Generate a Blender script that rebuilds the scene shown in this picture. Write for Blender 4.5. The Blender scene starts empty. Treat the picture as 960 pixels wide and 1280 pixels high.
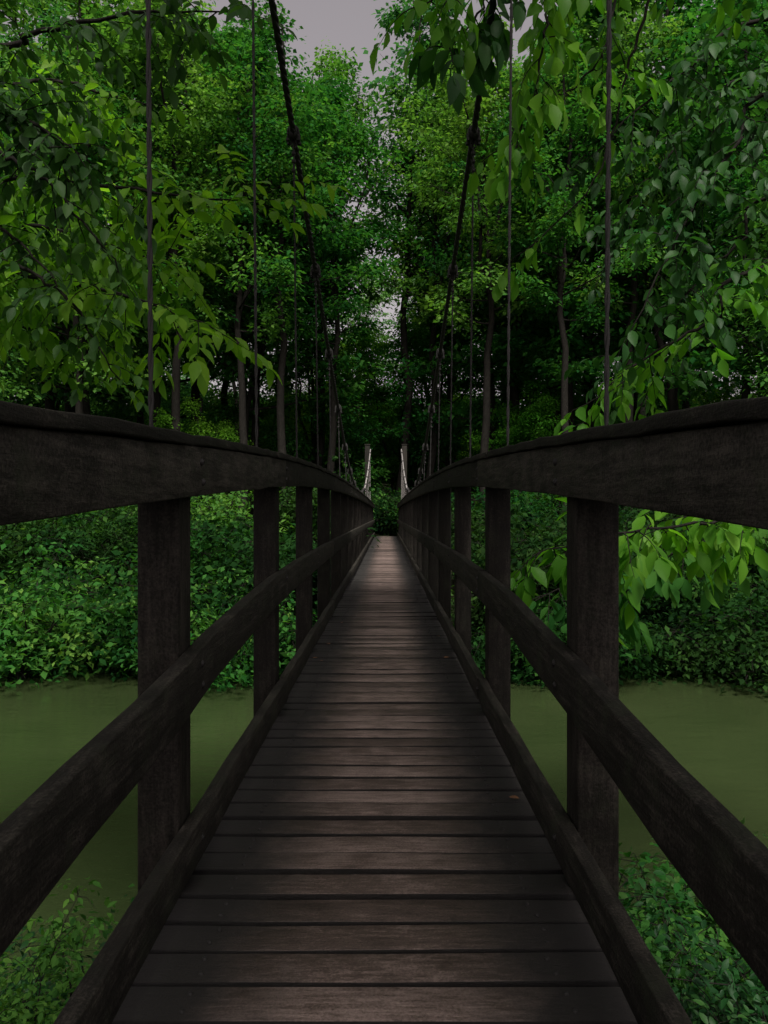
import bpy, math, random
import numpy as np
from mathutils import Vector, noise
R = math.radians
EYE = 1.05
F = 960.0
rng = np.random.default_rng(7)
random.seed(7)
scene = bpy.context.scene
col = scene.collection

def P(px, py, Z):
    return np.array([(px-483)*Z/F, Z, EYE-(py-640)*Z/F])

# ---------------------------------------------------------------- materials
def newmat(name):
    m = bpy.data.materials.new(name); m.use_nodes = True
    nt = m.node_tree; nt.nodes.clear()
    out = nt.nodes.new('ShaderNodeOutputMaterial')
    return m, nt, out
def N(nt, t, **kw):
    n = nt.nodes.new(t)
    for k, v in kw.items(): setattr(n, k, v)
    return n
def ramp(nt, fac, stops):
    r = nt.nodes.new('ShaderNodeValToRGB')
    e = r.color_ramp.elements
    while len(e) < len(stops): e.new(0.5)
    for el, (p, c) in zip(e, stops):
        el.position = p; el.color = (*c, 1)
    nt.links.new(fac, r.inputs[0]); return r.outputs[0]
def noise_tex(nt, vec, scale, detail=4, rough=0.55):
    n = nt.nodes.new('ShaderNodeTexNoise'); n.inputs['Scale'].default_value = scale
    n.inputs['Detail'].default_value = detail; n.inputs['Roughness'].default_value = rough
    if vec is not None: nt.links.new(vec, n.inputs['Vector'])
    return n.outputs['Fac']
def mixc(nt, fac, a, b, mode='MIX'):
    m = nt.nodes.new('ShaderNodeMix'); m.data_type = 'RGBA'; m.blend_type = mode
    for s, v in ((m.inputs[0], fac), (m.inputs[6], a), (m.inputs[7], b)):
        if isinstance(v, bpy.types.NodeSocket): nt.links.new(v, s)
        elif isinstance(v, (int, float)): s.default_value = v
        else: s.default_value = (*v, 1)
    return m.outputs[2]

def leaf_mat(name, dark, mid, light, trans=0.42, tint=(1.3, 1.5, 0.6), gloss=False):
    m, nt, out = newmat(name)
    geo = N(nt, 'ShaderNodeNewGeometry'); oi = N(nt, 'ShaderNodeObjectInfo')
    big = noise_tex(nt, geo.outputs['Position'], 0.45, 1)
    add = N(nt, 'ShaderNodeMath', operation='MULTIPLY_ADD')
    nt.links.new(geo.outputs['Random Per Island'], add.inputs[0]); add.inputs[1].default_value = 0.5
    ms = N(nt, 'ShaderNodeMath', operation='MULTIPLY_ADD'); nt.links.new(big, ms.inputs[0]); ms.inputs[1].default_value = 1.5; ms.inputs[2].default_value = -0.5
    nt.links.new(ms.outputs[0], add.inputs[2])
    c = ramp(nt, add.outputs[0], [(0.1, dark), (0.5, mid), (0.95, light)])
    hsv = N(nt, 'ShaderNodeHueSaturation')
    mr = N(nt, 'ShaderNodeMapRange'); nt.links.new(oi.outputs['Random'], mr.inputs[0]); mr.inputs[3].default_value = 0.48; mr.inputs[4].default_value = 0.53
    nt.links.new(mr.outputs[0], hsv.inputs['Hue'])
    mv = N(nt, 'ShaderNodeMapRange'); nt.links.new(oi.outputs['Random'], mv.inputs[0]); mv.inputs[3].default_value = 1.3; mv.inputs[4].default_value = 0.7
    nt.links.new(mv.outputs[0], hsv.inputs['Value']); nt.links.new(c, hsv.inputs['Color'])
    if gloss:
        b = N(nt, 'ShaderNodeBsdfPrincipled'); b.inputs['Roughness'].default_value = 0.5; b.inputs['Specular IOR Level'].default_value = 0.2
        nt.links.new(hsv.outputs[0], b.inputs['Base Color'])
    else:
        b = N(nt, 'ShaderNodeBsdfDiffuse'); nt.links.new(hsv.outputs[0], b.inputs[0])
    t = N(nt, 'ShaderNodeBsdfTranslucent')
    tcx = mixc(nt, 1.0, hsv.outputs[0], tint, 'MULTIPLY'); nt.links.new(tcx, t.inputs[0])
    mx = N(nt, 'ShaderNodeMixShader'); mx.inputs[0].default_value = trans
    nt.links.new(b.outputs[0], mx.inputs[1]); nt.links.new(t.outputs[0], mx.inputs[2]); nt.links.new(mx.outputs[0], out.inputs[0])
    return m
def wood_mat(name, stops, rough=(0.4, 0.7), axis='Y', island=0.5, spec=0.4, edge=False, bump=0.4, moss=0.0, pit=0.8):
    m, nt, out = newmat(name)
    tc = N(nt, 'ShaderNodeTexCoord'); geo = N(nt, 'ShaderNodeNewGeometry')
    mp = N(nt, 'ShaderNodeMapping'); nt.links.new(tc.outputs['Object'], mp.inputs[0])
    s = {'X': (9.0, 80, 80), 'Y': (50, 5.0, 50), 'Z': (50, 50, 5.0)}[axis]
    mp.inputs['Scale'].default_value = s
    off = N(nt, 'ShaderNodeVectorMath', operation='SCALE'); comb = N(nt, 'ShaderNodeCombineXYZ')
    for i in range(3): nt.links.new(geo.outputs['Random Per Island'], comb.inputs[i])
    nt.links.new(comb.outputs[0], off.inputs[0]); off.inputs['Scale'].default_value = 37
    nt.links.new(off.outputs[0], mp.inputs['Location'])
    g = noise_tex(nt, mp.outputs[0], 1.0, 6, 0.7)
    blot = noise_tex(nt, tc.outputs['Object'], 8, 9, 0.75)
    fine = noise_tex(nt, tc.outputs['Object'], 160, 3, 0.6)
    a = N(nt, 'ShaderNodeMath', operation='MULTIPLY_ADD'); nt.links.new(g, a.inputs[0]); a.inputs[1].default_value = 1.0
    a2 = N(nt, 'ShaderNodeMath', operation='MULTIPLY_ADD'); nt.links.new(geo.outputs['Random Per Island'], a2.inputs[0]); a2.inputs[1].default_value = island
    a3 = N(nt, 'ShaderNodeMath', operation='MULTIPLY_ADD'); nt.links.new(blot, a3.inputs[0]); a3.inputs[1].default_value = 0.9
    a4 = N(nt, 'ShaderNodeMath', operation='MULTIPLY_ADD'); nt.links.new(fine, a4.inputs[0]); a4.inputs[1].default_value = pit; a4.inputs[2].default_value = -0.45-island/2-pit/2
    nt.links.new(a4.outputs[0], a3.inputs[2])
    nt.links.new(a3.outputs[0], a2.inputs[2]); nt.links.new(a2.outputs[0], a.inputs[2])
    c = ramp(nt, a.outputs[0], stops)
    rr = N(nt, 'ShaderNodeMapRange'); nt.links.new(blot, rr.inputs[0]); rr.inputs[1].default_value = 0.35; rr.inputs[2].default_value = 0.65
    rr.inputs[3].default_value = rough[0]; rr.inputs[4].default_value = rough[1]
    if edge:   # dirt gathered along the deck edges; gap shade painted on the plank sides
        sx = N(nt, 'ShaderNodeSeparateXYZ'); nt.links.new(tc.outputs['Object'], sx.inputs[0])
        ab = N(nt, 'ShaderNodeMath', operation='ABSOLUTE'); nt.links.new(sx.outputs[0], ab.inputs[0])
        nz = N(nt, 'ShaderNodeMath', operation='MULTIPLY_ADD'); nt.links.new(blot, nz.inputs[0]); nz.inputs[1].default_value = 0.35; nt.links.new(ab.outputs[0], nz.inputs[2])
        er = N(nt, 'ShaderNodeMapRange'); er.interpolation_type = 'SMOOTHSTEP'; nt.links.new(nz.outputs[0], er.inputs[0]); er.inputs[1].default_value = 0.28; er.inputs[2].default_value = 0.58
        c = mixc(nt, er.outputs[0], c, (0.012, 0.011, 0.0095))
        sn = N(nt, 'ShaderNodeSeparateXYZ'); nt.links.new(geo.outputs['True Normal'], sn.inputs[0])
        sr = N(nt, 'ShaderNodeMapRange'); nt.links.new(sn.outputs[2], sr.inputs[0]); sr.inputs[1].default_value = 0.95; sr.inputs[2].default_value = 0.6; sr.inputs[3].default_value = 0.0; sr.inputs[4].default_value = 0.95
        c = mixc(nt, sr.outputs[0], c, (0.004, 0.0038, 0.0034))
        mxr = N(nt, 'ShaderNodeMath', operation='MAXIMUM')
        mx2 = N(nt, 'ShaderNodeMath', operation='MAXIMUM'); nt.links.new(er.outputs[0], mx2.inputs[0]); nt.links.new(sr.outputs[0], mx2.inputs[1])
        er2 = N(nt, 'ShaderNodeMath', operation='MULTIPLY'); nt.links.new(mx2.outputs[0], er2.inputs[0]); er2.inputs[1].default_value = 0.9
        nt.links.new(er2.outputs[0], mxr.inputs[0]); nt.links.new(rr.outputs[0], mxr.inputs[1]); rsock = mxr.outputs[0]
    else: rsock = rr.outputs[0]
    if moss > 0:
        mo = noise_tex(nt, tc.outputs['Object'], 9, 6, 0.7)
        mm = N(nt, 'ShaderNodeMapRange'); nt.links.new(mo, mm.inputs[0]); mm.inputs[1].default_value = 0.52; mm.inputs[2].default_value = 0.68; mm.inputs[4].default_value = moss
        c = mixc(nt, mm.outputs[0], c, (0.03, 0.036, 0.022))
    b = N(nt, 'ShaderNodeBsdfPrincipled'); nt.links.new(c, b.inputs['Base Color']); nt.links.new(rsock, b.inputs['Roughness'])
    b.inputs['Specular IOR Level'].default_value = spec
    bp = N(nt, 'ShaderNodeBump'); bp.inputs['Strength'].default_value = bump; bp.inputs['Distance'].default_value = 0.005
    hh = N(nt, 'ShaderNodeMath', operation='MULTIPLY_ADD'); nt.links.new(fine, hh.inputs[0]); hh.inputs[1].default_value = 0.4; nt.links.new(g, hh.inputs[2])
    nt.links.new(hh.outputs[0], bp.inputs['Height']); nt.links.new(bp.outputs[0], b.inputs['Normal'])
    nt.links.new(b.outputs[0], out.inputs[0]); return m

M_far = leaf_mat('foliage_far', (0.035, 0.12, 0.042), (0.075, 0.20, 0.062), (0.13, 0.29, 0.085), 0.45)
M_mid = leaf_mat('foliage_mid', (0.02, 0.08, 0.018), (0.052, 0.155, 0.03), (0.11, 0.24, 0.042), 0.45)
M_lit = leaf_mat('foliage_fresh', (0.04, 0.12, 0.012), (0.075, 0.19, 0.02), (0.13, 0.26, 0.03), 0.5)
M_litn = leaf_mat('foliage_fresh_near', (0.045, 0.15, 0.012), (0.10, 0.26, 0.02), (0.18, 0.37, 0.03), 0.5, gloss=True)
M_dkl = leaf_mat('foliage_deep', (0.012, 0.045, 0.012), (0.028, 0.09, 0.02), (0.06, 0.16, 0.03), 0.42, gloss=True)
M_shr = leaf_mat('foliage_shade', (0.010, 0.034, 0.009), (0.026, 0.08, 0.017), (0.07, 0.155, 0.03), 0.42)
M_shd = leaf_mat('foliage_painted_shade', (0.006, 0.018, 0.006), (0.013, 0.038, 0.010), (0.03, 0.08, 0.018), 0.4)  # bank shade put into the leaf colour, mostly for right-hand shrubs
M_bark = wood_mat('bark', [(0.2, (0.005, 0.0048, 0.0042)), (0.5, (0.013, 0.012, 0.010)), (0.85, (0.032, 0.029, 0.025))], (0.8, 0.95), 'Z', 0.2, 0.1, bump=1.0)
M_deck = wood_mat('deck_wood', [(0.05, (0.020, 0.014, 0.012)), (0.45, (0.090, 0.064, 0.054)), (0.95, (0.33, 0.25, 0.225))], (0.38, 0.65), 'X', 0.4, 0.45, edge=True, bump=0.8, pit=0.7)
M_rail = wood_mat('rail_wood', [(0.05, (0.005, 0.0048, 0.004)), (0.5, (0.018, 0.0168, 0.0138)), (0.95, (0.075, 0.068, 0.056))], (0.65, 0.9), 'Y', 0.3, 0.15, bump=1.0, moss=0.5)
M_post = wood_mat('post_wood', [(0.05, (0.005, 0.0048, 0.004)), (0.5, (0.013, 0.012, 0.010)), (0.95, (0.045, 0.040, 0.034))], (0.65, 0.9), 'Z', 0.3, 0.12, bump=1.0, moss=0.3)
def simple(name, c, rough, metal=0.0):
    m, nt, out = newmat(name)
    tc = N(nt, 'ShaderNodeTexCoord'); n = noise_tex(nt, tc.outputs['Object'], 30, 4)
    cc = mixc(nt, n, tuple(v*0.6 for v in c), tuple(v*1.4 for v in c))
    b = N(nt, 'ShaderNodeBsdfPrincipled'); nt.links.new(cc, b.inputs['Base Color'])
    b.inputs['Roughness'].default_value = rough; b.inputs['Metallic'].default_value = metal
    nt.links.new(b.outputs[0], out.inputs[0]); return m
M_cable = simple('weathered_steel_cable', (0.012, 0.011, 0.0105), 0.75, 0.0)
M_galv = simple('galvanised_steel_cable', (0.38, 0.36, 0.35), 0.5, 0.4)
M_deadleaf = simple('dead_leaf', (0.16, 0.075, 0.03), 0.7)
M_ground, nt, out = newmat('forest_floor')
tc = N(nt, 'ShaderNodeTexCoord')
c = ramp(nt, noise_tex(nt, tc.outputs['Object'], 1.3, 8, 0.7), [(0.3, (0.008, 0.009, 0.005)), (0.5, (0.018, 0.020, 0.010)), (0.7, (0.02, 0.035, 0.014))])
b = N(nt, 'ShaderNodeBsdfPrincipled'); b.inputs['Roughness'].default_value = 0.95; b.inputs['Specular IOR Level'].default_value = 0.1; nt.links.new(c, b.inputs['Base Color'])
bp = N(nt, 'ShaderNodeBump'); bp.inputs['Distance'].default_value = 0.1; nt.links.new(noise_tex(nt, tc.outputs['Object'], 9, 6), bp.inputs['Height']); nt.links.new(bp.outputs[0], b.inputs['Normal'])
nt.links.new(b.outputs[0], out.inputs[0])
M_water, nt, out = newmat('murky_river_water')
tc = N(nt, 'ShaderNodeTexCoord')
c = ramp(nt, noise_tex(nt, tc.outputs['Object'], 0.25, 3), [(0.3, (0.020, 0.032, 0.011)), (0.7, (0.032, 0.046, 0.017))])
b = N(nt, 'ShaderNodeBsdfPrincipled'); b.inputs['Roughness'].default_value = 0.12; b.inputs['IOR'].default_value = 1.33; nt.links.new(c, b.inputs['Base Color'])
mp = N(nt, 'ShaderNodeMapping'); mp.inputs['Scale'].default_value = (0.6, 1.6, 1); nt.links.new(tc.outputs['Object'], mp.inputs[0])
bp = N(nt, 'ShaderNodeBump'); bp.inputs['Distance'].default_value = 0.03; bp.inputs['Strength'].default_value = 0.6; nt.links.new(noise_tex(nt, mp.outputs[0], 3.0, 4), bp.inputs['Height']); nt.links.new(bp.outputs[0], b.inputs['Normal'])
nt.links.new(b.outputs[0], out.inputs[0])

# ---------------------------------------------------------------- mesh builder
class MB:
    def __init__(s): s.v = []; s.f = []; s.m = []; s.n = 0
    def add(s, verts, faces, mat=0):
        verts = np.asarray(verts, float).reshape(-1, 3); faces = np.asarray(faces, int)
        s.v.append(verts); s.f.append(faces+s.n); s.m.append(np.full(len(faces), mat)); s.n += len(verts)
    def mesh(s, name, mats, smooth=False):
        me = bpy.data.meshes.new(name)
        V = np.concatenate(s.v); me.vertices.add(len(V)); me.vertices.foreach_set('co', V.ravel().astype(np.float32))
        tot = np.concatenate([np.full(len(f), f.shape[1]) for f in s.f]); li = np.concatenate([f.ravel() for f in s.f])
        me.loops.add(len(li)); me.loops.foreach_set('vertex_index', li.astype(np.int32))
        me.polygons.add(len(tot)); st = np.concatenate([[0], np.cumsum(tot)[:-1]])
        me.polygons.foreach_set('loop_start', st.astype(np.int32)); me.polygons.foreach_set('loop_total', tot.astype(np.int32))
        me.polygons.foreach_set('material_index', np.concatenate(s.m).astype(np.int32))
        if smooth: me.polygons.foreach_set('use_smooth', np.ones(len(tot), bool))
        for m in mats: me.materials.append(m)
        me.update(calc_edges=True); me.validate(); return me
def obj(name, me, parent=None, loc=(0, 0, 0), rotz=0, sc=1.0):
    o = bpy.data.objects.new(name, me); col.objects.link(o); o.location = loc; o.rotation_euler = (0, 0, rotz)
    o.scale = (sc, sc, sc) if not isinstance(sc, tuple) else sc
    if parent: o.parent = parent
    return o
def nrm(a): return a/np.maximum(np.linalg.norm(a, axis=-1, keepdims=True), 1e-9)
def tube(mb, pts, rad, sides=6, mat=0):
    pts = np.asarray(pts, float); n = len(pts); rad = np.broadcast_to(rad, (n,))
    t = nrm(np.gradient(pts, axis=0)); ref = np.array([0.31, 0.17, 0.93]) if abs(t[0][2]) < 0.8 else np.array([1.0, 0.1, 0])
    u = nrm(np.cross(t, ref)); w = np.cross(t, u); a = np.arange(sides)*2*math.pi/sides
    ring = pts[:, None]+rad[:, None, None]*(np.cos(a)[None, :, None]*u[:, None]+np.sin(a)[None, :, None]*w[:, None])
    i = np.arange(n-1)[:, None]*sides; j = np.arange(sides)[None]; k = (j+1) % sides
    f = np.stack([i+j, i+k, i+sides+k, i+sides+j], -1).reshape(-1, 4)
    mb.add(ring.reshape(-1, 3), f, mat)
def smooth_path(pts, n):
    pts = np.asarray(pts, float); m = len(pts)
    out = []
    for s in np.linspace(0, m-1, n):
        i = min(int(s), m-2); t = s-i
        p0 = pts[max(i-1, 0)]; p1 = pts[i]; p2 = pts[i+1]; p3 = pts[min(i+2, m-1)]
        out.append(0.5*((2*p1)+(-p0+p2)*t+(2*p0-5*p1+4*p2-p3)*t*t+(-p0+3*p1-3*p2+p3)*t**3))
    return np.array(out)
def kite_leaves(mb, pos, d, nor, size, mat=1, wid=0.30):
    d = nrm(d); s = nrm(np.cross(nor, d)); up = np.cross(d, s); size = size[:, None]
    b = pos; l = pos+size*(0.45*d+wid*s+0.05*up); t = pos+size*(d-0.08*up); r = pos+size*(0.45*d-wid*s+0.05*up)
    V = np.stack([b, l, t, r], 1).reshape(-1, 3); f = np.arange(len(pos)*4).reshape(-1, 4); mb.add(V, f, mat)
LT = [(0.0, 0.0), (0.22, 0.17), (0.5, 0.235), (0.78, 0.14), (1.0, 0.0)]
def fine_leaves(mb, pos, d, nor, size, mat=1, w=1.0, curl=0.25):
    d = nrm(d); s = nrm(np.cross(nor, d)); up = np.cross(d, s); sz = size[:, None]; n = len(pos)
    cur = curl*(0.4+1.2*rng.random((n, 1)))
    def pt(t, x): return pos+sz*(t*d+x*w*s+(abs(x)*0.35-cur*t*t)*up)
    V = [pt(0, 0)]
    for t, x in LT[1:4]: V += [pt(t, x), pt(t, 0), pt(t, -x)]
    V.append(pt(1.0, 0)); V = np.stack(V, 1); o = np.arange(n)[:, None]*11
    q = np.array([[1, 4, 5, 2], [2, 5, 6, 3], [4, 7, 8, 5], [5, 8, 9, 6]]); tr = np.array([[0, 1, 2], [0, 2, 3], [7, 10, 8], [8, 10, 9]])
    base = mb.n
    mb.add(V.reshape(-1, 3), (o[:, :, None]+q[None]).reshape(-1, 4), mat)
    mb.f.append((o[:, :, None]+tr[None]).reshape(-1, 3)+base); mb.m.append(np.full(n*4, mat))

# ---------------------------------------------------------------- trees
def sprays(mb, cs, rad, per, lsize, flat=0.18, mat=1):
    cs = np.asarray(cs); n = len(cs)*per
    c = np.repeat(cs, per, 0); rr = np.repeat(rad, per)[:, None]
    tx = np.repeat(rng.normal(0, 0.25, (len(cs), 2)), per, 0)
    ang = rng.random(n)*2*math.pi; r = rng.random(n)**0.6
    ox = np.cos(ang)*r; oy = np.sin(ang)*r
    off = np.stack([ox, oy, rng.normal(0, flat, n)-0.25*r*r+ox*tx[:, 0]+oy*tx[:, 1]], 1)
    pos = c+off*rr
    d = np.stack([np.cos(ang), np.sin(ang), -0.45*np.ones(n)], 1)+rng.normal(0, 0.45, (n, 3))
    nor = np.array([0, 0, 1.0])+rng.normal(0, 0.45, (n, 3))
    kite_leaves(mb, pos, d, nor, lsize*(0.55+0.8*rng.random(n)), mat)
def tree_mesh(name, H, CR, tr, base, nlimb, per, lsize, leafm, sprad=0.8, dens=1.0, steep=0.0):
    mb = MB()
    n = 16; zz = np.linspace(0, 1, n)
    stems = []
    wob = np.cumsum(rng.normal(0, 0.010*H, (n, 2)), 0)*0.5
    tp = np.stack([wob[:, 0], wob[:, 1], zz*H*0.95-0.5], 1); stems.append((tp, 0.0, tr))
    tube(mb, tp, tr*(1-zz*0.88)+0.01, 9)
    for fk in range(2):     # co-dominant forks
        h0 = base+0.02+0.15*fk; k0 = int(h0*(n-1)); a = rng.random()*6.28; m = n-k0
        t = np.linspace(0, 1, m); sp = CR*0.55*(t**0.8)
        fp = np.stack([tp[k0][0]+np.cos(a)*sp, tp[k0][1]+np.sin(a)*sp, tp[k0][2]+(tp[-1][2]*0.93-tp[k0][2])*t], 1)+np.concatenate([[[0, 0, 0]], rng.normal(0, 0.12, (m-1, 3))])
        rr0 = tr*(1-h0*0.88)*0.75; tube(mb, fp, rr0*(1-t*0.85)+0.01, 7); stems.append((fp, h0, rr0))
    tube(mb, [tp[0]+[0, 0, -0.2], tp[0]+[0, 0, 0.5], tp[0]+[0, 0, 1.1]], [tr*1.7, tr*1.2, tr*0.98], 9)
    cs = []; rs = []
    for i in range(nlimb):
        h = base+(0.97-base)*((i+rng.random())/nlimb)
        st = stems[i % 3] if h > base+0.22 else stems[0]
        pp, h0, r_ = st; u = (h-h0)/(1-h0)*(len(pp)-1); k = min(int(u), len(pp)-2); p0 = pp[k]+(pp[k+1]-pp[k])*(u-k)
        q = (h-base)/(1-base); prof = (math.sin(math.pi*min(1, 0.18+q*0.8))**0.7)*(1-0.35*q)+0.15
        L = CR*prof*(0.6+0.6*rng.random()); a = i*2.399+rng.normal(0, 0.4); el = 0.2+steep+0.7*q+rng.normal(0, 0.15)
        dirv = np.array([math.cos(a)*math.cos(el), math.sin(a)*math.cos(el), math.sin(el)])
        m = 7; pts = [p0]
        for s in range(m-1):
            dirv = nrm(dirv+rng.normal(0, 0.15, 3)+np.array([0, 0, 0.02])); pts.append(pts[-1]+dirv*L/(m-1))
        pts = np.array(pts); r0 = max(0.02, tr*(1-h*0.85)*0.4)
        tube(mb, pts, np.linspace(r0, 0.012, m), 5)
        for s in range(2, m):
            for kk in range(2):
                sd = nrm(dirv*0.5+rng.normal(0, 0.6, 3)*[1, 1, 0.4]); LL = (0.25+0.3*rng.random())*L*0.7
                e = pts[s]+sd*LL; mid = pts[s]+sd*LL*0.5+rng.normal(0, 0.05*LL, 3)
                tube(mb, [pts[s], mid, e], [r0*0.3, r0*0.2, 0.008], 4)
                if rng.random() < 0.8*dens: cs.append(e); rs.append(sprad*(0.5+0.9*rng.random()))
                if rng.random() < 0.35*dens: cs.append(mid); rs.append(sprad*(0.4+0.6*rng.random()))
        cs.append(pts[-1]); rs.append(sprad)
    sprays(mb, cs, np.array(rs), per, lsize)
    return mb.mesh(name, [M_bark, leafm])
protos = [
    tree_mesh('t0', 31, 6.5, 0.34, 0.30, 44, 40, 0.34, M_far, 1.3),
    tree_mesh('t1', 34, 6.0, 0.36, 0.36, 44, 38, 0.34, M_far, 1.25),
    tree_mesh('t2', 27, 5.5, 0.27, 0.27, 40, 42, 0.30, M_mid, 1.1),
    tree_mesh('t3', 33, 5.0, 0.26, 0.40, 30, 28, 0.33, M_far, 1.05, 0.70, 0.35),
    tree_mesh('t4', 19, 4.8, 0.17, 0.18, 36, 44, 0.24, M_mid, 0.95),
    tree_mesh('t5', 14, 4.0, 0.12, 0.15, 32, 48, 0.20, M_lit, 0.8),
    tree_mesh('t6', 10, 3.6, 0.09, 0.12, 28, 50, 0.18, M_lit, 0.7),
    tree_mesh('t7', 27, 4.4, 0.24, 0.45, 28, 36, 0.26, M_mid, 0.95, 0.8, 0.2),
]
def shrub_mesh(name, H, W, stems, per, lsize, leafm, fine=False, sprad=0.4):
    mb = MB(); cs = []
    for i in range(stems):
        a = i*2.4+rng.normal(0, 0.3); out = W*(0.25+0.75*rng.random()); hh = H*(0.5+0.5*rng.random())
        pts = smooth_path([[0.1*math.cos(a), 0.1*math.sin(a), -0.3], [out*0.3*math.cos(a), out*0.3*math.sin(a), hh*0.6], [out*math.cos(a), out*math.sin(a), hh*(0.75+0.25*rng.random())]], 7)
        pts[1:] += rng.normal(0, 0.05*W, (6, 3))
        tube(mb, pts, np.linspace(0.03, 0.006, 7) if not fine else np.linspace(0.012, 0.003, 7), 4)
        for s in range(2, 7):
            for k in range(3):
                e = pts[s]+rng.normal(0, 0.16*W, 3)*[1, 1, 0.6]; tube(mb, [pts[s], (pts[s]+e)/2+[0, 0, 0.04], e], [0.008, 0.006, 0.003] if not fine else [0.004, 0.003, 0.0015], 3); cs.append(e)
    cs = np.array(cs)
    if not fine: sprays(mb, cs, np.full(len(cs), sprad)*(0.6+0.7*rng.random(len(cs))), per, lsize, 0.2)
    else:
        n = len(cs)*per; c = np.repeat(cs, per, 0); ang = rng.random(n)*6.283; r = np.sqrt(rng.random(n))[:, None]
        off = np.stack([np.cos(ang), np.sin(ang), rng.normal(0, 0.35, n)], 1)*r*sprad
        d = np.stack([np.cos(ang), np.sin(ang), -0.2+0*ang], 1)+rng.normal(0, 0.4, (n, 3))
        fine_leaves(mb, c+off, d, np.array([0, 0, 1.0])+rng.normal(0, 0.35, (n, 3)), lsize*(0.6+0.7*rng.random(n)), 1, 1.1)
    return mb.mesh(name, [M_bark, leafm])
sh0 = shrub_mesh('s0', 3.6, 2.3, 11, 15, 0.19, M_mid, sprad=0.6)
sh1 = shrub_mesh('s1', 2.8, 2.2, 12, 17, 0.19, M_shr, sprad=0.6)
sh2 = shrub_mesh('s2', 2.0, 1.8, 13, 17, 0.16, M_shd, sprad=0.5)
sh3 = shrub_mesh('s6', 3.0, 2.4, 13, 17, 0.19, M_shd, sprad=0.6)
shb = shrub_mesh('s5', 6.5, 4.0, 16, 40, 0.34, M_shr, sprad=1.2)
shn = shrub_mesh('s3', 1.7, 1.0, 13, 10, 0.085, M_mid, True, 0.17)
shn2 = shrub_mesh('s4', 1.5, 1.1, 12, 10, 0.08, M_dkl, True, 0.17)

# ---------------------------------------------------------------- terrain
WZ = -3.15
def ss(a, b, x):
    t = np.clip((x-a)/(b-a), 0, 1); return t*t*(3-2*t)
def gz(x, y):
    x = np.asarray(x, float); y = np.asarray(y, float)
    yy = y+0.9*np.sin(x*0.13+1)*ss(2, 12, np.abs(x))+0.4*np.sin(x*0.5)*ss(2, 6, np.abs(x))
    near = -0.25+(-4.4+0.25)*ss(-0.5, 8.5, yy)
    far = -4.4+(-0.2+4.4)*ss(15.5, 32, yy)+ss(32, 110, yy)*9+ss(110, 400, yy)*25
    z = np.where(yy < 12, near, far)
    z += 0.08*np.sin(x*1.7+y*0.9)+0.06*np.sin(x*3.1-y*2.3)
    return z-0.12
xs = np.concatenate([np.linspace(-500, -40, 24)[:-1], np.linspace(-40, 40, 161), np.linspace(40, 500, 24)[1:]])
ys = np.concatenate([np.linspace(-200, -10, 14)[:-1], np.linspace(-10, 60, 141), np.linspace(60, 600, 30)[1:]])
X, Y = np.meshgrid(xs, ys); Z = gz(X, Y)
mb = MB(); nx = len(xs); ny = len(ys)
i = np.arange(ny-1)[:, None]*nx; j = np.arange(nx-1)[None]
mb.add(np.stack([X, Y, Z], -1), np.stack([i+j, i+j+1, i+nx+j+1, i+nx+j], -1).reshape(-1, 4))
obj('ground', mb.mesh('ground', [M_ground], True))
mb = MB(); mb.add([[-500, -2, WZ], [500, -2, WZ], [500, 30, WZ], [-500, 30, WZ]], [[0, 1, 2, 3]])
obj('river_water', mb.mesh('river_water', [M_water]))

# ---------------------------------------------------------------- forest placement
forest = bpy.data.objects.new('distant_forest', None); col.objects.link(forest)
def place(name, me, x, y, sc, parent=None, dz=0):
    return obj(name, me, parent, (x, y, float(gz(x, y))+dz), random.random()*6.28, (sc, sc, sc*random.uniform(0.95, 1.06)))
random.seed(11)
for row, (yy, step, ps) in enumerate([(47, 6.0, (0, 1, 3, 2)), (60, 7.5, (0, 1, 3)), (78, 9, (0, 1))]):
    x = -yy*0.7
    while x < yy*0.7:
        xx = x+random.uniform(-1.8, 1.8); y2 = yy+random.uniform(-4, 4)
        a = xx/y2; s = random.uniform(0.88, 1.1); p = random.choice(ps)
        if -0.26 < a < 0.12: p = 3 if row < 2 else 1; s *= (0.95, 0.88, 0.76)[row]
        place('tree', protos[p], xx, y2, s, forest)
        x += step*random.uniform(0.8, 1.2)
x = -60.0
while x < 60:
    place('understory_tree', shb, x, 66+random.uniform(-3, 3), random.uniform(0.85, 1.2), forest)
    place('understory_tree', shb, x+2, 88+random.uniform(-3, 3), random.uniform(1.3, 1.7), forest)
    x += random.uniform(4.0, 5.5)
for k in range(16):
    xx = random.uniform(-26, 26)
    place('understory_tree', random.choice([protos[6], protos[5], shb]), xx, random.uniform(50, 60), random.uniform(0.5, 0.8), forest)
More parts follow.
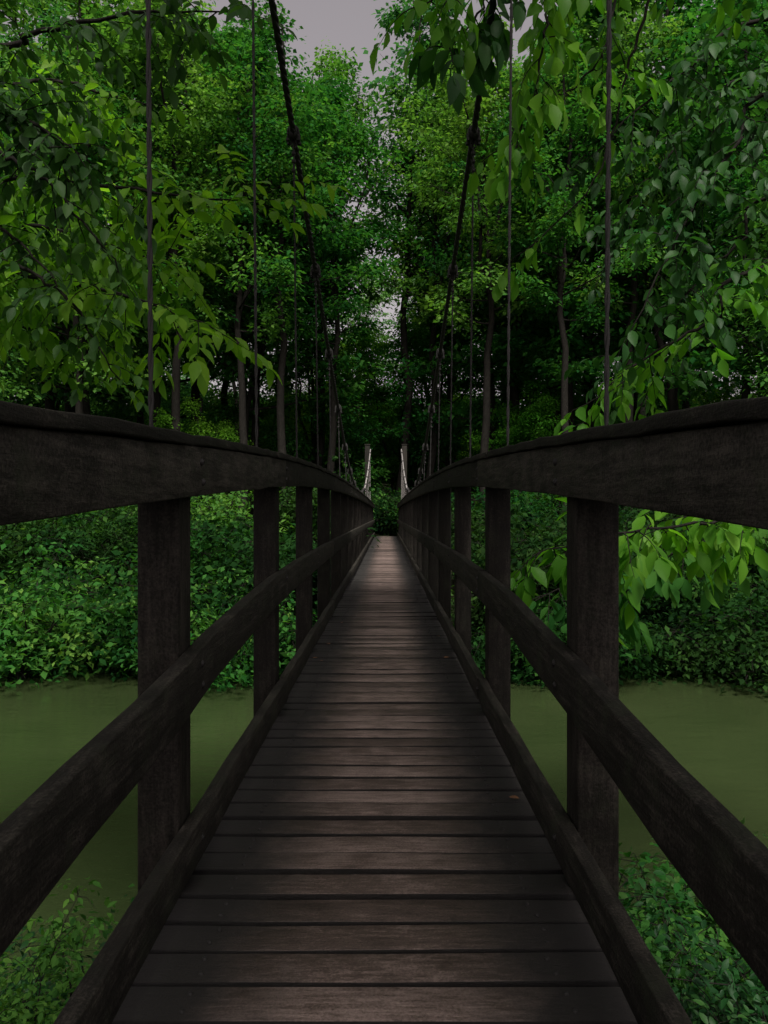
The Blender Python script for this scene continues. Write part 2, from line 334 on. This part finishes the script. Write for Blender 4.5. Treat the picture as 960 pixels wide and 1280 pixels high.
for x, y, p, s in [(-7.5, 39, 2, 1.0), (-13, 34, 2, 0.95), (-17.5, 40, 0, 0.9), (-10.5, 43, 0, 0.9), (-4.2, 44, 4, 0.85), (3.6, 45, 4, 0.85), (7, 40, 2, 0.95), (11, 42, 0, 0.95), (13, 34, 2, 1.0),
                   (18.5, 38, 0, 0.95), (23, 32, 2, 1.0), (-23, 33, 2, 1.0), (-16, 28, 4, 0.8), (14.5, 28, 4, 0.8), (18, 28, 4, 0.9),
                   (-20, 26, 5, 0.9), (24, 26, 5, 1.0), (0.8, 49, 5, 0.9), (-1.8, 53, 5, 0.9), (2.4, 55, 4, 0.8), (-8.6, 34.5, 6, 0.6), (6.6, 36, 6, 0.7),
                   (-6.2, 33, 7, 0.85), (-4.6, 33.5, 7, 0.9), (-2.6, 38.5, 7, 0.9), (4.5, 34, 7, 0.9), (7.3, 31.5, 7, 0.8), (10.5, 33, 7, 0.9), (-9.0, 33, 7, 0.95), (-12, 30, 7, 0.8), (2.6, 41, 7, 0.95), (14.5, 31, 7, .9),
                   (-3.6, 43, 7, 1.0), (5.8, 42, 7, 1.0), (-6.9, 41, 7, 1.05), (8.8, 37, 7, 1.0), (-11, 37, 7, 1.0)]:
    place('deciduous_tree', protos[p], x, y, s)
under = bpy.data.objects.new('riverbank_undergrowth', None); col.objects.link(under)
for i in range(95):
    x = random.uniform(-28, 28); y = random.uniform(18.5, 38)
    if abs(x) < 2.6 and y < 34.5: continue
    if abs(x) < 1.2: continue
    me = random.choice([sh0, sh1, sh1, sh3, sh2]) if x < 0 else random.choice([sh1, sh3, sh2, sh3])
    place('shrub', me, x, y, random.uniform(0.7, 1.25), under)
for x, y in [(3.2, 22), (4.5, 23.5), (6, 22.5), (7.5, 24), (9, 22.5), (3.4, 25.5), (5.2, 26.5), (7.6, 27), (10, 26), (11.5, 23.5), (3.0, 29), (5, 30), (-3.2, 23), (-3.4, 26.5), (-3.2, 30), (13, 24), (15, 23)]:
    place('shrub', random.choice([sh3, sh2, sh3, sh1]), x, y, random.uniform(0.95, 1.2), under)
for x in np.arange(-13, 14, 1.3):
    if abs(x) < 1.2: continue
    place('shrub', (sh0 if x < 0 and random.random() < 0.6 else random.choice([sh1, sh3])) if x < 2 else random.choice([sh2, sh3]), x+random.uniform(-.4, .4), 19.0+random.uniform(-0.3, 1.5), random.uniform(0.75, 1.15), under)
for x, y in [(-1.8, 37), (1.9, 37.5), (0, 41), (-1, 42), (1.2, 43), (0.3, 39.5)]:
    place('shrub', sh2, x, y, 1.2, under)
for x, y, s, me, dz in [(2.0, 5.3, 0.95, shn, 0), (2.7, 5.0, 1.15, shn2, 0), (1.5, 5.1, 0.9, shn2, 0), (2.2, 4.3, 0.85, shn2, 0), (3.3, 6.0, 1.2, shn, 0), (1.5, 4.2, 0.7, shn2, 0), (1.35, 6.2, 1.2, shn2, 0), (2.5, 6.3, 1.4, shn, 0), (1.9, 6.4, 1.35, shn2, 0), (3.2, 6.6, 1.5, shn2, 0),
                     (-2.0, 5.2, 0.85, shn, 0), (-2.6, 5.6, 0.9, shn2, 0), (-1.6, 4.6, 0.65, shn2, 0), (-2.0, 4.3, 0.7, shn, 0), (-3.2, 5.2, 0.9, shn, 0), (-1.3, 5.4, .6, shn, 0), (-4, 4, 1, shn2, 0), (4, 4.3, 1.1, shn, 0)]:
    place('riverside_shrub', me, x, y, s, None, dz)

# ---------------------------------------------------------------- overhanging near trees
def leafy_limb(mb, pts, r0, lsize, start=0.3, spacing=0.13, tw=0.55, droop=0.35, n=24, leafm=1, sub=True, dens=1.0):
    path = smooth_path(pts, n); path[1:-1] += rng.normal(0, 0.010, (n-2, 3))
    tube(mb, path, np.linspace(r0*0.75, 0.004, n), 6)
    seg = np.linalg.norm(np.diff(path, axis=0), axis=1); S = np.concatenate([[0], np.cumsum(seg)]); T = S[-1]
    lp, ld, ln, ls = [], [], [], []
    def twig(p, d, L, lsz):
        m = 5; q = [p]; dd = d.copy()
        for s in range(m): dd = nrm(dd+np.array([0, 0, -droop*0.25])+rng.normal(0, 0.1, 3)); q.append(q[-1]+dd*L/m)
        q = np.array(q); tube(mb, q, np.linspace(0.005, 0.0015, m+1), 3)
        cnt = max(3, int(L/(lsz*0.40)*dens)); side = 1
        for k in range(cnt):
            t = (k+0.7)/cnt*m; i = min(int(t), m-1); pp = q[i]+(q[i+1]-q[i])*(t-i); ax = nrm(q[i+1]-q[i])
            sd = nrm(np.cross(ax, [0, 0, 1.0]))*side; side = -side
            lp.append(pp); ld.append(ax*0.6+sd*0.9+np.array([0, 0, -droop])+rng.normal(0, 0.25, 3)); ln.append(np.array([0, 0, 1.0])+rng.normal(0, 0.35, 3)); ls.append(lsz*(0.5+0.75*rng.random()))
        lp.append(q[-1]); ld.append(dd+np.array([0, 0, -droop*0.5])); ln.append(np.array([0, 0, 1.0])+rng.normal(0, .3, 3)); ls.append(lsz*1.1)
    s = start*T
    while s < T:
        i = min(np.searchsorted(S, s)-1, n-2); i = max(i, 0); p = path[i]+(path[i+1]-path[i])*(s-S[i])/max(seg[i], 1e-6); ax = nrm(path[i+1]-path[i])
        a = rng.random()*6.283; d = nrm(ax*0.5+np.array([math.cos(a), math.sin(a), rng.normal(0, 0.35)-droop*0.4]))
        L = tw*(0.5+0.8*rng.random())
        twig(p, d, L, lsize)
        if sub and rng.random() < 0.6:
            d2 = nrm(d+rng.normal(0, 0.6, 3)); twig(p+d*L*0.5, d2, L*0.8, lsize)
        s += spacing*(0.6+0.8*rng.random())
    twig(path[-1], nrm(path[-1]-path[-2]), tw*0.6, lsize)
    fine_leaves(mb, np.array(lp), np.array(ld), np.array(ln), np.array(ls), leafm, 1.1)
def trunk(mb, x, y, H, r, lean):
    z0 = float(gz(x, y)); pts = smooth_path([[x, y, z0-0.5], [x+lean*0.2, y, z0+H*0.35], [x+lean*0.5, y+0.2, z0+H*0.7], [x+lean, y, z0+H]], 14)
    tube(mb, pts, np.linspace(r, r*0.25, 14), 12); return pts
def shade_canopy(mb, cx, cy, cz, rx, ry, rz, n, per, ls, org):  # unseen leaf mass added overhead, kept narrow to shade the near deck
    cs = []
    for i in range(n):
        v = rng.uniform(-1, 1, 3); c = np.array([cx+v[0]*rx, cy+v[1]*ry, cz+v[2]*rz]); cs.append(c)
        if i % 3 == 0:
            tube(mb, smooth_path([org, (np.array(org)+c)/2+[0, 0, 0.5], c], 6), np.linspace(0.05, 0.01, 6), 4)
    sprays(mb, np.array(cs), np.full(n, 0.8), per, ls, 0.2, 1)
mb = MB(); tp = trunk(mb, -6.2, 4.6, 13, 0.28, 1.0); A = lambda z: [-5.9, 4.65, z]
leafy_limb(mb, [A(2.0), P(-80, 330, 6), P(60, 350, 5.8), P(170, 370, 5.4), P(270, 410, 5.2)], 0.04, 0.145, 0.42, 0.09, 0.6, 0.45)
leafy_limb(mb, [A(2.6), P(-60, 230, 6.2), P(80, 225, 6), P(200, 240, 5.8), P(325, 255, 5.6)], 0.04, 0.14, 0.42, 0.09, 0.6, 0.4)
leafy_limb(mb, [A(2.2), P(-50, 290, 6.6), P(60, 285, 6.8), P(150, 310, 6.6), P(215, 330, 6.4)], 0.04, 0.14, 0.42, 0.08, 0.7, 0.4)
leafy_limb(mb, [A(1.6), P(-60, 420, 7), P(40, 410, 7), P(110, 430, 7)], 0.035, 0.14, 0.45, 0.10, 0.5, 0.4)
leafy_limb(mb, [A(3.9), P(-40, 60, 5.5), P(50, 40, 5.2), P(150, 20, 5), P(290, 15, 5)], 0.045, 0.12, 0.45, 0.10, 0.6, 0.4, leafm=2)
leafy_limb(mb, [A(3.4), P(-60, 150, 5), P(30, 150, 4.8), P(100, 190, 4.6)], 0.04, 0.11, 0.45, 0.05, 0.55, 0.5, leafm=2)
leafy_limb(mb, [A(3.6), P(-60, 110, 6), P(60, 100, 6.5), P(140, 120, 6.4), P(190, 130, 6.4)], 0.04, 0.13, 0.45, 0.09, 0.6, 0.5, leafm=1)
leafy_limb(mb, [A(2.4), P(-60, 200, 7), P(60, 260, 7.5), P(120, 300, 7.4), P(150, 380, 7.4)], 0.04, 0.14, 0.45, 0.08, 0.7, 0.5, leafm=1)
for a, b_ in (((-60, 260, 5), (110, 400, 5)), ((-30, 180, 4.5), (150, 330, 4.4)), ((20, 330, 5), (150, 470, 5))):
    leafy_limb(mb, [P(*a), (P(*a)+P(*b_))/2+[0, 0, .15], P(*b_)], 0.02, 0.10, 0.3, 0.14, 0.4, 0.4, leafm=2)
shade_canopy(mb, -0.6, 0.5, 8.0, 0.9, 5.0, 1.2, 60, 34, 0.34, list(tp[9]))
obj('overhanging_tree', mb.mesh('overhanging_tree', [M_bark, M_litn, M_dkl]))
mb = MB(); tp = trunk(mb, 6.4, 4.4, 13, 0.30, -1.0); A = lambda z: [6.1, 4.5, z]
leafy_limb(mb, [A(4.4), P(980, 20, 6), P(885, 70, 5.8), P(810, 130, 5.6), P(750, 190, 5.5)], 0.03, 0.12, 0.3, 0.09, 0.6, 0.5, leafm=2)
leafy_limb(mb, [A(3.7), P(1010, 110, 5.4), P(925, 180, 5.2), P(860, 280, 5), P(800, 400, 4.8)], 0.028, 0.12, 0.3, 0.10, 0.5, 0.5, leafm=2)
leafy_limb(mb, [A(5.0), P(900, -70, 5.2), P(740, -50, 5), P(620, -25, 4.8), P(520, 10, 4.6)], 0.03, 0.155, 0.4, 0.13, 0.5, 0.8)
leafy_limb(mb, [P(700, -45, 5), P(685, 40, 5), P(670, 120, 5), P(645, 180, 5)], 0.015, 0.17, 0.1, 0.15, 0.4, 0.9)
leafy_limb(mb, [P(780, -45, 5.3), P(760, 60, 5.3), P(720, 110, 5.3), P(700, 130, 5.3)], 0.015, 0.15, 0.1, 0.15, 0.4, 0.7)
leafy_limb(mb, [P(640, -30, 4.9), P(600, 20, 4.8), P(560, 60, 4.7)], 0.015, 0.165, 0.1, 0.11, 0.35, 0.9, leafm=2)
leafy_limb(mb, [P(820, -30, 5), P(790, 90, 5.2), P(745, 230, 5.3), P(640, 330, 5.5)], 0.015, 0.14, 0.35, 0.3, 0.25, 0.8)
leafy_limb(mb, [A(2.6), P(980, 330, 5.5), P(900, 400, 5.6), P(820, 440, 5.6), P(745, 500, 5.6)], 0.03, 0.14, 0.4, 0.13, 0.45, 0.5)
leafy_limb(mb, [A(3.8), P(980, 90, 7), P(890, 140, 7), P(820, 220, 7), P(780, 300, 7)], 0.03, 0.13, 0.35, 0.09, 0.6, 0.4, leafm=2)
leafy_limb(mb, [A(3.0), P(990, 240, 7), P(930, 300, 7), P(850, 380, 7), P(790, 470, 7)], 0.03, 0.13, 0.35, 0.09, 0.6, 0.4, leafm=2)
leafy_limb(mb, [A(1.2), P(1010, 620, 5.0), P(900, 650, 4.8), P(790, 665, 4.6), P(680, 690, 4.6)], 0.025, 0.15, 0.42, 0.075, 0.42, 0.6, leafm=1)
leafy_limb(mb, [A(1.0), P(1000, 640, 6.0), P(880, 680, 5.8), P(770, 710, 5.6), P(680, 745, 5.5)], 0.025, 0.15, 0.42, 0.09, 0.45, 0.6, leafm=3)
shade_canopy(mb, 0.6, 0.5, 8.0, 0.9, 5.0, 1.2, 60, 34, 0.34, list(tp[9]))
obj('overhanging_tree.001', mb.mesh('overhanging_tree.001', [M_bark, M_litn, M_dkl, M_mid]))

# ---------------------------------------------------------------- bridge
bridge = bpy.data.objects.new('suspension_footbridge', None); col.objects.link(bridge)
L0, L1 = -3.0, 34.0
def tab(ys_, zs_):
    return lambda y: np.interp(y, ys_, zs_)
def sm(fn):
    def g(y):
        y = np.asarray(y, float); w = 0.12*np.abs(y)+0.3
        return sum(fn(y+w*k) for k in (-1, -0.5, 0, 0.5, 1))/5
    return g
zrail = sm(tab([-4, 0, 0.97, 1.61, 2.57, 4, 5.67, 8, 10.9, 18, 25, 31.4, 36], EYE+np.array([-0.06, 0.09, 0.142, 0.184, 0.235, 0.30, 0.35, 0.385, 0.405, 0.41, 0.38, 0.33, 0.30])))
zmid = sm(tab([-4, 0, 0.97, 1.5, 2.3, 3.41, 5.5, 10, 20, 31, 36], EYE+np.array([-0.62, -0.50, -0.45, -0.42, -0.36, -0.30, -0.28, -0.28, -0.30, -0.33, -0.34])))
zdeck = sm(tab([-4, 3, 8, 20, 34, 36], [0.02, 0.02, 0.0, -0.01, -0.03, -0.03]))
ztoe = lambda y: zdeck(y)+0.185
def boardloft(mb, ysq, x0, x1, ztop, h, jit=0.0015):
    n = len(ysq); zt = ztop(ysq)+rng.normal(0, jit*0.6, n)
    dx = rng.normal(0, jit, n)
    V = np.stack([np.stack([np.full(n, x0)+dx, ysq, zt-h], 1), np.stack([np.full(n, x1)+dx, ysq, zt-h], 1), np.stack([np.full(n, x1)+dx, ysq, zt], 1), np.stack([np.full(n, x0)+dx, ysq, zt], 1)], 1)
    o = np.arange(n-1)[:, None]*4; f = np.concatenate([np.stack([o+a, o+(a+1) % 4, o+4+(a+1) % 4, o+4+a], -1).reshape(-1, 4) for a in range(4)])
    f = np.concatenate([f, [[3, 2, 1, 0]], [[(n-1)*4+k for k in range(4)]]])
    mb.add(V.reshape(-1, 3), f)
def box(mb, x0, x1, y0, y1, z0, z1, mat=0):
    V = [[x, y, z] for z in (z0, z1) for x, y in ((x0, y0), (x1, y0), (x1, y1), (x0, y1))]
    mb.add(V, [[3, 2, 1, 0], [4, 5, 6, 7], [0, 1, 5, 4], [1, 2, 6, 5], [2, 3, 7, 6], [3, 0, 4, 7]], mat)
def bev(o, w, seg=2):
    m = o.modifiers.new('bevel', 'BEVEL'); m.width = w; m.segments = seg; m.limit_method = 'ANGLE'; m.angle_limit = R(40); return o
mb = MB(); ms_ = MB(); y = L0
while y < L1:
    w = 0.112+rng.normal(0, 0.003); gap = 0.014+abs(rng.normal(0, 0.005))
    zc = float(zdeck(y+w/2)); zz = zc+rng.normal(0, 0.003); e = rng.normal(0, 0.008); t = rng.normal(0, 0.0015)
    n = 5; X0 = -0.575+e; X1 = 0.575+e; xs_ = np.linspace(X0, X1, n); cup = rng.normal(0, 0.0015, n)
    V = []
    sk = rng.normal(0, 0.002)
    for a in range(n):
        yo = sk*(a/(n-1)-.5)*2+rng.normal(0, 0.0012)
        for (yy, dz) in ((y, -0.04), (y+w, -0.04), (y+w, 0), (y, 0)): V.append([xs_[a], yy+yo, zz+dz+cup[a]+t*(a-2)/2])
    o = np.arange(n-1)[:, None]*4; f = np.concatenate([np.stack([o+a, o+4+a, o+4+(a+1) % 4, o+(a+1) % 4], -1).reshape(-1, 4)[:, ::-1] for a in range(4)])
    f = np.concatenate([f, [[3, 2, 1, 0]], [[(n-1)*4+q for q in (0, 1, 2, 3)]]]); mb.add(V, f)
    if 0.5 < y < 12:
        for sx_ in (-0.4, 0.4):
            for fy in (0.25, 0.75):
                px_ = sx_+rng.normal(0, 0.006); py_ = y+w*fy; tube(ms_, [[px_, py_, zz-0.002], [px_, py_, zz+0.0035], [px_, py_, zz+0.0045]], [0.006, 0.006, 0.0005], 6)
    y += w+gap
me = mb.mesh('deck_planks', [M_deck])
import bmesh
bm = bmesh.new(); bm.from_mesh(me); bmesh.ops.recalc_face_normals(bm, faces=bm.faces); bm.to_mesh(me); bm.free()
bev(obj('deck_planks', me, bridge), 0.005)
obj('deck_screws', ms_.mesh('deck_screws', [M_cable]), bridge)
posts = [2.06-1.8*2, 2.06-1.8]+[2.06+1.8*i for i in range(0, 18)]
posts = [p for p in posts if p < L1-0.1 and p > L0]
for s, nm in ((-1, 'left'), (1, 'right')):
    mb = MB(); ends = [L0]+[p+0.065 for p in posts[1::2]]+[L1]
    for a, b_ in zip(ends[:-1], ends[1:]):
        q = np.linspace(a+0.003, b_-0.003, max(3, int((b_-a)/0.25)))
        xi, xo = sorted((s*0.49, s*0.532)); boardloft(mb, q, xi, xo, lambda v: zrail(v)-0.03, 0.135, 0.002)
    for a, b_ in zip(ends[:-1], ends[1:]):
        q = np.linspace(a-0.4+0.003, b_-0.4-0.003, max(3, int((b_-a)/0.12)))
        xi, xo = sorted((s*0.478, s*0.69)); boardloft(mb, q, xi, xo, zrail, 0.028, 0.003)
        xi, xo = sorted((s*0.672, s*0.689)); boardloft(mb, q, xi, xo, lambda v: zrail(v)-0.033, 0.09)
    bev(obj('handrail_'+nm, mb.mesh('handrail', [M_rail]), bridge), 0.004)
    mb = MB()
    for a, b_ in zip(ends[:-1], ends[1:]):
        q = np.linspace(a+0.003, b_-0.003, max(3, int((b_-a)/0.3)))
        xi, xo = sorted((s*0.488, s*0.53)); boardloft(mb, q, xi, xo, zmid, 0.14, 0.002)
    bev(obj('mid_rail_'+nm, mb.mesh('mid_rail', [M_rail]), bridge), 0.004)
    mb = MB()
    for a, b_ in zip(ends[:-1], ends[1:]):
        q = np.linspace(a+0.003, b_-0.003, max(3, int((b_-a)/0.3)))
        xi, xo = sorted((s*0.487, s*0.528)); boardloft(mb, q, xi, xo, ztoe, 0.11, 0.002)
    bev(obj('toe_rail_'+nm, mb.mesh('toe_rail', [M_rail]), bridge), 0.004)
    mb = MB()
    for p in posts:
        xi, xo = sorted((s*0.534, s*0.647)); zd = float(zdeck(p))
        box(mb, xi, xo, p, p+0.125, zd-0.34, float(zrail(p+0.06))-0.035)
    bev(obj('posts_'+nm, mb.mesh('posts', [M_post]), bridge), 0.006)
    mb = MB()
    for p in posts:
        for zf in (zrail(p)-0.07, zrail(p)-0.125, zmid(p)-0.04, zmid(p)-0.10, ztoe(p)-0.055):
            zf = float(zf); yb = p+0.062+rng.normal(0, 0.008)
            tube(mb, [[s*0.492, yb, zf], [s*0.485, yb, zf], [s*0.481, yb, zf]], [0.011, 0.010, 0.003], 8)
    obj('bolts_'+nm, mb.mesh('bolts', [M_cable]), bridge)
    mb = MB(); q = np.linspace(L0, L1, 90); xi, xo = sorted((s*0.36, s*0.44)); boardloft(mb, q, xi, xo, lambda v: zdeck(v)-0.050, 0.19)
    obj('stringer_'+nm, mb.mesh('stringer', [M_rail]), bridge)
    cx = s*0.68
    zc = tab([-3.2, 0, 2.06, 3.86, 5.66, 7.46, 9.26, 11.06, 12.9, 15, 18, 21, 25, 29, 33, 33.9], EYE+np.array([5.0, 4.35, 3.85, 3.36, 2.89, 2.43, 1.98, 1.54, 1.12, 0.75, 0.52, 0.50, 0.78, 1.5, 2.55, 2.8]))
    def zcab(v, zc=zc): return (zc(v-0.6)+zc(v)*2+zc(v+0.6))/4
    mb = MB()
    for st in range(3):
        q2 = np.linspace(-3.1, 33.9, 1400); ph = q2*26+st*2.094
        pts = np.stack([cx+0.0115*np.cos(ph), q2, zcab(q2)+0.0115*np.sin(ph)], 1); near = q2 <= 24
        tube(mb, pts[near], 0.0135, 6, 0); tube(mb, pts[~near], 0.016, 6, 1)
    obj('main_cable_'+nm, mb.mesh('main_cable', [M_cable, M_galv], True), bridge)
    mb = MB(); mc = MB()
    for p in posts:
        yh = p+0.152; zt = float(zcab(yh)); zb = float(zdeck(p))-0.33; hx = s*0.655; zr0 = float(zrail(yh))
        zz = zt+(zb-zt)*np.linspace(0, 1, 90); k1 = np.clip((zt-zz)/(zt-zr0), 0, 1)
        base = np.stack([cx+(hx-cx)*k1, np.full(90, yh), zz], 1)
        for st in range(2):
            ph = zz*30+st*3.14; tube(mb, base+0.0042*np.stack([np.cos(ph), np.sin(ph), 0*ph], 1), 0.0052, 5, 0 if p < 24 else 1)
        box(mc, cx-0.030, cx+0.030, yh-0.055, yh+0.055, zt-0.034, zt+0.036)
        for dy in (-0.032, 0.032):
            aa = np.linspace(0, math.pi, 9)
            tube(mc, np.stack([cx+0.04*np.cos(aa), np.full(9, yh+dy), zt+0.01+0.045*np.sin(aa)], 1), 0.009, 6)
            for sg in (-1, 1): tube(mc, [[cx+sg*0.04, yh+dy, zt+0.01], [cx+sg*0.04, yh+dy, zt-0.06]], 0.009, 6); tube(mc, [[cx+sg*0.04, yh+dy, zt-0.04], [cx+sg*0.04, yh+dy, zt-0.058]], 0.016, 6)
        aa = np.linspace(0, 2*math.pi, 13); tube(mc, np.stack([cx+0.018*np.cos(aa), np.full(13, yh), zt-0.07+0.034*np.sin(aa)], 1), 0.006, 6)
        for kz in (0.14, 0.20, 0.27): box(mc, cx-0.014, cx+0.014, yh-0.011, yh+0.011, zt-kz-0.012, zt-kz+0.012)
    obj('hanger_cables_'+nm, mb.mesh('hangers', [M_cable, M_galv], True), bridge)
    obj('cable_clamps_'+nm, mc.mesh('clamps', [M_cable]), bridge)
mb = MB()
for p in posts:
    zd = float(zdeck(p)); box(mb, -0.72, 0.72, p-0.055, p-0.003, zd-0.33, zd-0.247); box(mb, -0.72, 0.72, p+0.128, p+0.18, zd-0.325, zd-0.247)
    box(mb, -0.532, 0.532, p-0.002, p+0.127, zd-0.33, zd-0.25)
bev(obj('floor_beams', mb.mesh('floor_beams', [M_post]), bridge), 0.004)
for yt, top, nm in ((-3.2, EYE+5.15, 'near'), (34.05, EYE+2.95, 'far')):
    mb = MB(); g = float(gz(0, yt))
    for s in (-1, 1):
        xc = s*0.82
        box(mb, xc-0.11, xc+0.11, yt-0.11, yt+0.11, g-0.4, top); box(mb, xc-0.13, xc+0.13, yt-0.13, yt+0.13, top+.002, top+0.05)
    if nm == 'near': box(mb, -1.0, 1.0, yt-0.16, yt-0.112, top-0.45, top-0.2)
    bev(obj('tower_'+nm, mb.mesh('tower', [M_post]), bridge), 0.01)
mb = MB(); box(mb, -1.0, 1.0, 34.2, 35.6, -1.0, -0.09); bev(obj('landing_abutment', mb.mesh('ab', [M_post]), bridge), 0.02)

mb = MB(); n = 9
pos = np.stack([rng.choice([-1, 1], n)*(0.47-np.abs(rng.normal(0, 0.05, n))), rng.uniform(2.4, 12, n), np.zeros(n)], 1); pos[:, 2] = zdeck(pos[:, 1])+0.008
a = rng.random(n)*6.28
fine_leaves(mb, pos, np.stack([np.cos(a), np.sin(a), 0.05*np.ones(n)], 1), np.array([0, 0, 1.0])+rng.normal(0, 0.15, (n, 3)), 0.02+0.025*rng.random(n), 0, 1.5, 0.1)
obj('fallen_leaves', mb.mesh('fallen_leaves', [M_deadleaf]))

# ---------------------------------------------------------------- light
EL, AZ = 56, 172   # sun high behind the camera; AZ from +Y toward +X
w = bpy.data.worlds.new("World"); scene.world = w; w.use_nodes = True; nt = w.node_tree; nt.nodes.clear()
sky = N(nt, 'ShaderNodeTexSky', sky_type='NISHITA'); sky.sun_disc = False; sky.sun_elevation = R(EL); sky.sun_rotation = R(AZ)
sky.air_density = 1.0; sky.dust_density = 4.0
hs = N(nt, 'ShaderNodeHueSaturation'); hs.inputs['Saturation'].default_value = 0.2; nt.links.new(sky.outputs[0], hs.inputs['Color'])
cm = mixc(nt, 1.0, hs.outputs[0], (1.10, 0.97, 0.95), 'MULTIPLY')
bg = N(nt, 'ShaderNodeBackground'); nt.links.new(cm, bg.inputs[0]); bg.inputs[1].default_value = 0.13
wo = N(nt, 'ShaderNodeOutputWorld'); nt.links.new(bg.outputs[0], wo.inputs[0])
sd = bpy.data.lights.new('sun', 'SUN'); sd.energy = 5.0; sd.angle = R(12); sd.color = (1, 0.95, 0.88)
so = bpy.data.objects.new('sun', sd); col.objects.link(so)
dv = Vector((math.sin(R(AZ))*math.cos(R(EL)), math.cos(R(AZ))*math.cos(R(EL)), math.sin(R(EL))))
so.rotation_euler = dv.to_track_quat('Z', 'Y').to_euler(); so.location = (0, 0, 30)

cam = bpy.data.cameras.new('camera'); co = bpy.data.objects.new('camera', cam); col.objects.link(co)
co.location = (0.022, 0, EYE); co.rotation_euler = (R(90), 0, 0)
cam.sensor_fit = 'VERTICAL'; cam.sensor_height = 36; cam.lens = 27; cam.shift_x = -3/1280; cam.clip_end = 2000; cam.clip_start = 0.02
scene.camera = co
scene.view_settings.view_transform = 'Standard'; scene.view_settings.look = 'None'; scene.view_settings.exposure = 0
